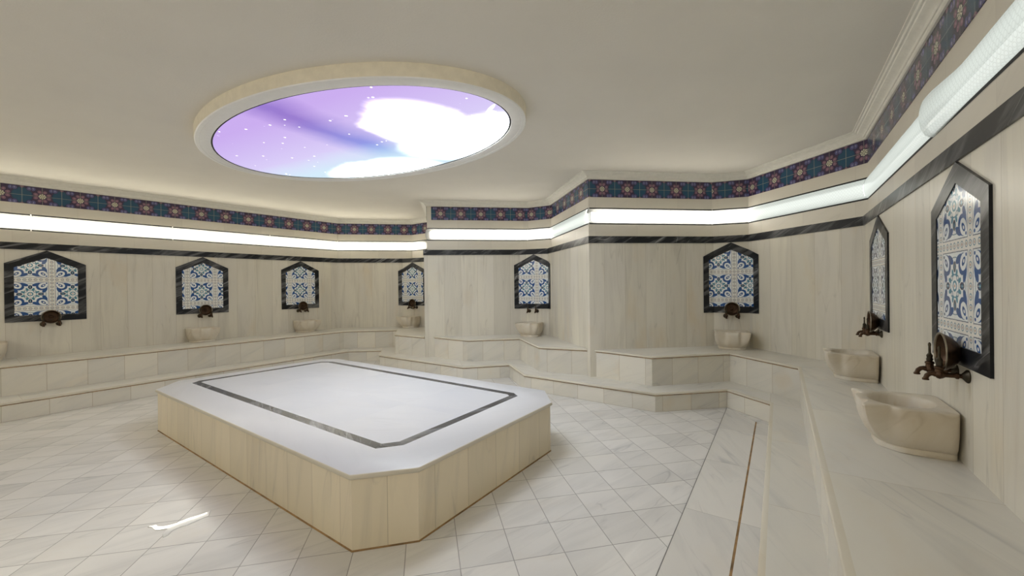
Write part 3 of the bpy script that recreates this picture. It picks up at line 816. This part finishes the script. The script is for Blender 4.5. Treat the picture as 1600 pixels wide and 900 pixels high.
cuts = [0.05, 1.6, 3.0, gl + 0.28 - 0.0, gl + 1.84, gl + 3.37, UL[0]]
lw_words = ['wall light length on the left wall nearest the viewer, outside the left edge', 'second wall light length on the left wall from the viewer, outside the left edge',
            'wall light length at the left edge of the view on the left wall', 'wall light length above the leftmost tile panel', 'wall light length between the middle and farthest left wall panels', 'farthest wall light length on the left wall, ending in the far corner']
for (a, b), wds in zip(zip(cuts, cuts[1:]), lw_words): cove(0, a + 0.006, b - 0.006, B_, wds)
cove(1, 0, UL[1], B_, 'wall light along the short far left alcove wall')
cove(2, 0, UL[2] - 0.02, B_, 'short wall light in the far left alcove beside the projecting corner', short=UL[2] - 0.40)
cove(4, 0.01, UL[4] - 0.002, M_, 'wall light on the first projecting wall, above the middle bay bench')
cove(5, 0.002, UL[5], M_, 'short wall light above the middle bay tile panel')
cove(6, 0, UL[6] - 0.002, D_, 'wall light on the receding side wall of the middle bay')
cove(7, 0.012, UL[7] - 0.002, M_, 'wall light on the second projecting wall facing the viewer')
cove(8, 0.002, UL[8], M_, 'short bright wall light above the folded tile panel')
cove(9, 0.0, UL[9] - 0.002, D_, 'dim patterned wall light on the side wall of the right bay')
cove(10, 0.0, 2.16, D_, 'wall light on the right wall above the farther tile panel')
cove(10, 2.17, 4.6, D_, 'loose bulging wall light at the upper right, nearest the viewer', loose=0.03)
cove(10, 4.61, UL[10] - 0.05, H_, 'wall light on the right wall behind the viewer')
cove(11, 0.05, UL[11] - 0.05, H_, 'wall light on the wall behind the viewer')

# ------------------------------------------------------------------ backlit ceiling picture
root = thing('ceiling_light', 'large oval backlit ceiling picture of a violet starry sky in a white plaster ring', 'ceiling light', (LC.x, LC.y, 3.0))
def ring_strip(mb, a0, z0, a1, z1, mi=0):
    for i in range(NS):
        t, t2 = 2 * math.pi * i / NS, 2 * math.pi * (i + 1) / NS
        p = [lamp_pt(LA + a0, LB + a0, t), lamp_pt(LA + a0, LB + a0, t2), lamp_pt(LA + a1, LB + a1, t2), lamp_pt(LA + a1, LB + a1, t)]
        mb.face([(q.x - LC.x, q.y - LC.y, z - 3.0) for q, z in zip(p, (z0, z0, z1, z1))], None, mi)
mb = MB()
ring_strip(mb, 0.012, 3.03, 0.012, 2.992); ring_strip(mb, 0.012, 2.992, 0.018, 2.988)
ring_strip(mb, 0.018, 2.988, 0.105, 2.988); ring_strip(mb, 0.105, 2.988, 0.110, 2.984); ring_strip(mb, 0.110, 2.984, 0.140, 2.984)
ring_strip(mb, 0.140, 2.984, 0.148, 2.990)
ring_strip(mb, 0.148, 2.990, 0.150, 3.000, 1); ring_strip(mb, 0.150, 3.000, 0.152, 3.092, 1)
mb.build('plaster_ring', [M['ring'], M['ring_side']], root, smooth=35)
mb = MB(); ring_strip(mb, -0.004, 2.997, 0.013, 2.997)
mb.build('dark_edging', M['dark'], root)
def sky_mat():
    k = NT('backlit_sky_picture')
    uv, u, v = k.uv()
    nz = k.noise(uv, 1.6, 4, 0.6); nz2 = k.noise(uv, 5.0, 4)
    wb = k.math('MULTIPLY', k.math('SUBTRACT', nz, 0.5), 0.30)
    U1 = k.math('ADD', u, wb); V1 = k.math('ADD', v, wb)
    LAV = (0.76, 0.70, 1.0); VIO = (0.27, 0.16, 0.60); BLU = (0.18, 0.30, 0.85); PINK = (0.62, 0.44, 0.90); CY = (0.68, 0.92, 1.0)
    def lin(a, b, c):   # a*u + b*v + c
        return k.math('ADD', k.math('ADD', k.math('MULTIPLY', U1, a), k.math('MULTIPLY', V1, b)), c)
    col = k.mix(k.step(v, 0.2, -0.8), LAV, PINK)
    # diagonal dark band
    bd = k.math('ABSOLUTE', lin(*SKY_BAND))
    bc = k.mix(k.step(v, -0.7, 0.3), VIO, BLU)
    col = k.mix(k.math('MULTIPLY', k.math('MULTIPLY', k.step(bd, 0.36, 0.03), k.step(V1, 0.75, 0.35)), 0.8), col, bc)
    # cyan far rim
    col = k.mix(k.math('MULTIPLY', k.step(V1, 0.0, 0.5), 0.8), col, CY)
    # bright clouds
    def el(cx, cy, rx, ry, rot=0.0):
        dx = k.math('SUBTRACT', U1, cx); dy = k.math('SUBTRACT', V1, cy)
        c, s_ = math.cos(rot), math.sin(rot)
        X = k.math('ADD', k.math('MULTIPLY', dx, c), k.math('MULTIPLY', dy, s_)); Y = k.math('SUBTRACT', k.math('MULTIPLY', dy, c), k.math('MULTIPLY', dx, s_))
        return k.len2(k.math('DIVIDE', X, rx), k.math('DIVIDE', Y, ry))
    cl = k.step(el(*SKY_CLOUDS[0]), 1.2, 0.62)
    for c_ in SKY_CLOUDS[1:]: cl = k.math('MAXIMUM', cl, k.step(el(*c_), 1.3, 0.62))
    col = k.mix(cl, col, (0.88, 0.94, 1.0))
    # stars
    vo = k.n('ShaderNodeTexVoronoi', feature='F1'); vo.inputs['Scale'].default_value = 9.0; k.put(vo.inputs['Vector'], uv)
    sep = k.n('ShaderNodeSeparateColor'); k.t.links.new(vo.outputs['Color'], sep.inputs[0])
    st = k.math('MULTIPLY', k.step(vo.outputs['Distance'], 0.115, 0.085), k.step(sep.outputs[0], 0.25, 0.35))
    st = k.math('MULTIPLY', st, k.step(nz2, 0.36, 0.44))
    # white bird near the right tip
    def el2(cx, cy, rx, ry, rot):
        dx = k.math('SUBTRACT', u, cx); dy = k.math('SUBTRACT', v, cy); c, s_ = math.cos(rot), math.sin(rot)
        X = k.math('ADD', k.math('MULTIPLY', dx, c), k.math('MULTIPLY', dy, s_)); Y = k.math('SUBTRACT', k.math('MULTIPLY', dy, c), k.math('MULTIPLY', dx, s_))
        return k.step(k.len2(k.math('DIVIDE', X, rx), k.math('DIVIDE', Y, ry)), 1.0, 0.8)
    bird = el2(1.68, 0.0, 0.11, 0.022, 2.5)
    for q in ((1.60, 0.12, 0.11, 0.022, 1.9), (1.52, 0.12, 0.12, 0.018, 1.2), (1.66, 0.05, 0.05, 0.03, 0.5)): bird = k.math('MAXIMUM', bird, el2(*q))
    white_ = k.math('MAXIMUM', st, bird)
    e = k.n('ShaderNodeEmission')
    k.put(e.inputs[0], k.mix(white_, col, (1, 1, 1)))
    k.put(e.inputs[1], k.math('MULTIPLY', k.math('ADD', k.math('ADD', 0.66, k.math('MULTIPLY', k.math('POWER', cl, 2.0), SKY_GAIN)), k.math('MULTIPLY', white_, 0.6)), LAMP))
    k.t.links.new(e.outputs[0], k.out.inputs[0])
    return k.m
SKY_BAND = (1.0, -0.03, -0.12)
SKY_CLOUDS = [(0.90, -0.02, 0.46, 0.52, 0.0), (1.15, 0.50, 0.75, 0.45, 0.0), (-0.45, 0.90, 0.70, 0.42, 0.0)]
SKY_GAIN = 9.0
mb = MB(); K = 12
for q in range(K):
    f0, f1 = q / K, (q + 1) / K
    for i in range(NS):
        t, t2 = 2 * math.pi * i / NS, 2 * math.pi * (i + 1) / NS
        P = [(f0, t), (f0, t2), (f1, t2), (f1, t)]
        if q == 0: P = P[1:]
        pw = [lamp_pt(LA * f, LB * f, a) for f, a in P]
        mb.face([(p.x - LC.x, p.y - LC.y, 0.001) for p in pw], [(LA * f * math.cos(a), LB * f * math.sin(a)) for f, a in P])
mb.build('picture_panel', sky_mat(), root)

# ------------------------------------------------------------------ small puddle on the floor
def puddle():
    k = NT('water'); k.bsdf((0.80, 0.80, 0.78), 0.03, 0.9)
    c1 = [(-2.329, 2.551), (-2.30, 2.548), (-2.262, 2.520), (-2.235, 2.512), (-2.20, 2.525), (-2.182, 2.530), (-2.17, 2.47), (-2.135, 2.44), (-2.128, 2.46), (-2.14, 2.50),
          (-2.128, 2.548), (-2.10, 2.56), (-2.07, 2.60), (-2.05, 2.64), (-2.03, 2.66), (-2.055, 2.70), (-2.07, 2.735), (-2.085, 2.69), (-2.11, 2.665), (-2.14, 2.645), (-2.165, 2.61),
          (-2.19, 2.575), (-2.215, 2.557), (-2.24, 2.545), (-2.28, 2.552), (-2.30, 2.575)]
    top = [(x + 2.18 + random.uniform(-.004, .004), y - 2.58 + random.uniform(-.004, .004)) for x, y in c1]
    mb = MB(); n = len(top)
    mb.face([(x, y, 0.0035) for x, y in top])
    for i in range(n):
        a, b = top[i], top[(i + 1) % n]
        mb.face([(a[0] * 1.02, a[1] * 1.02, 0.0004), (b[0] * 1.02, b[1] * 1.02, 0.0004), (b[0], b[1], 0.0035), (a[0], a[1], 0.0035)])
    o = mb.build('water_puddle', k.m); o.location = (-2.18, 2.58, 0)
    return tag(o, 'small glinting water puddle on the floor left of the platform', 'puddle')
puddle()
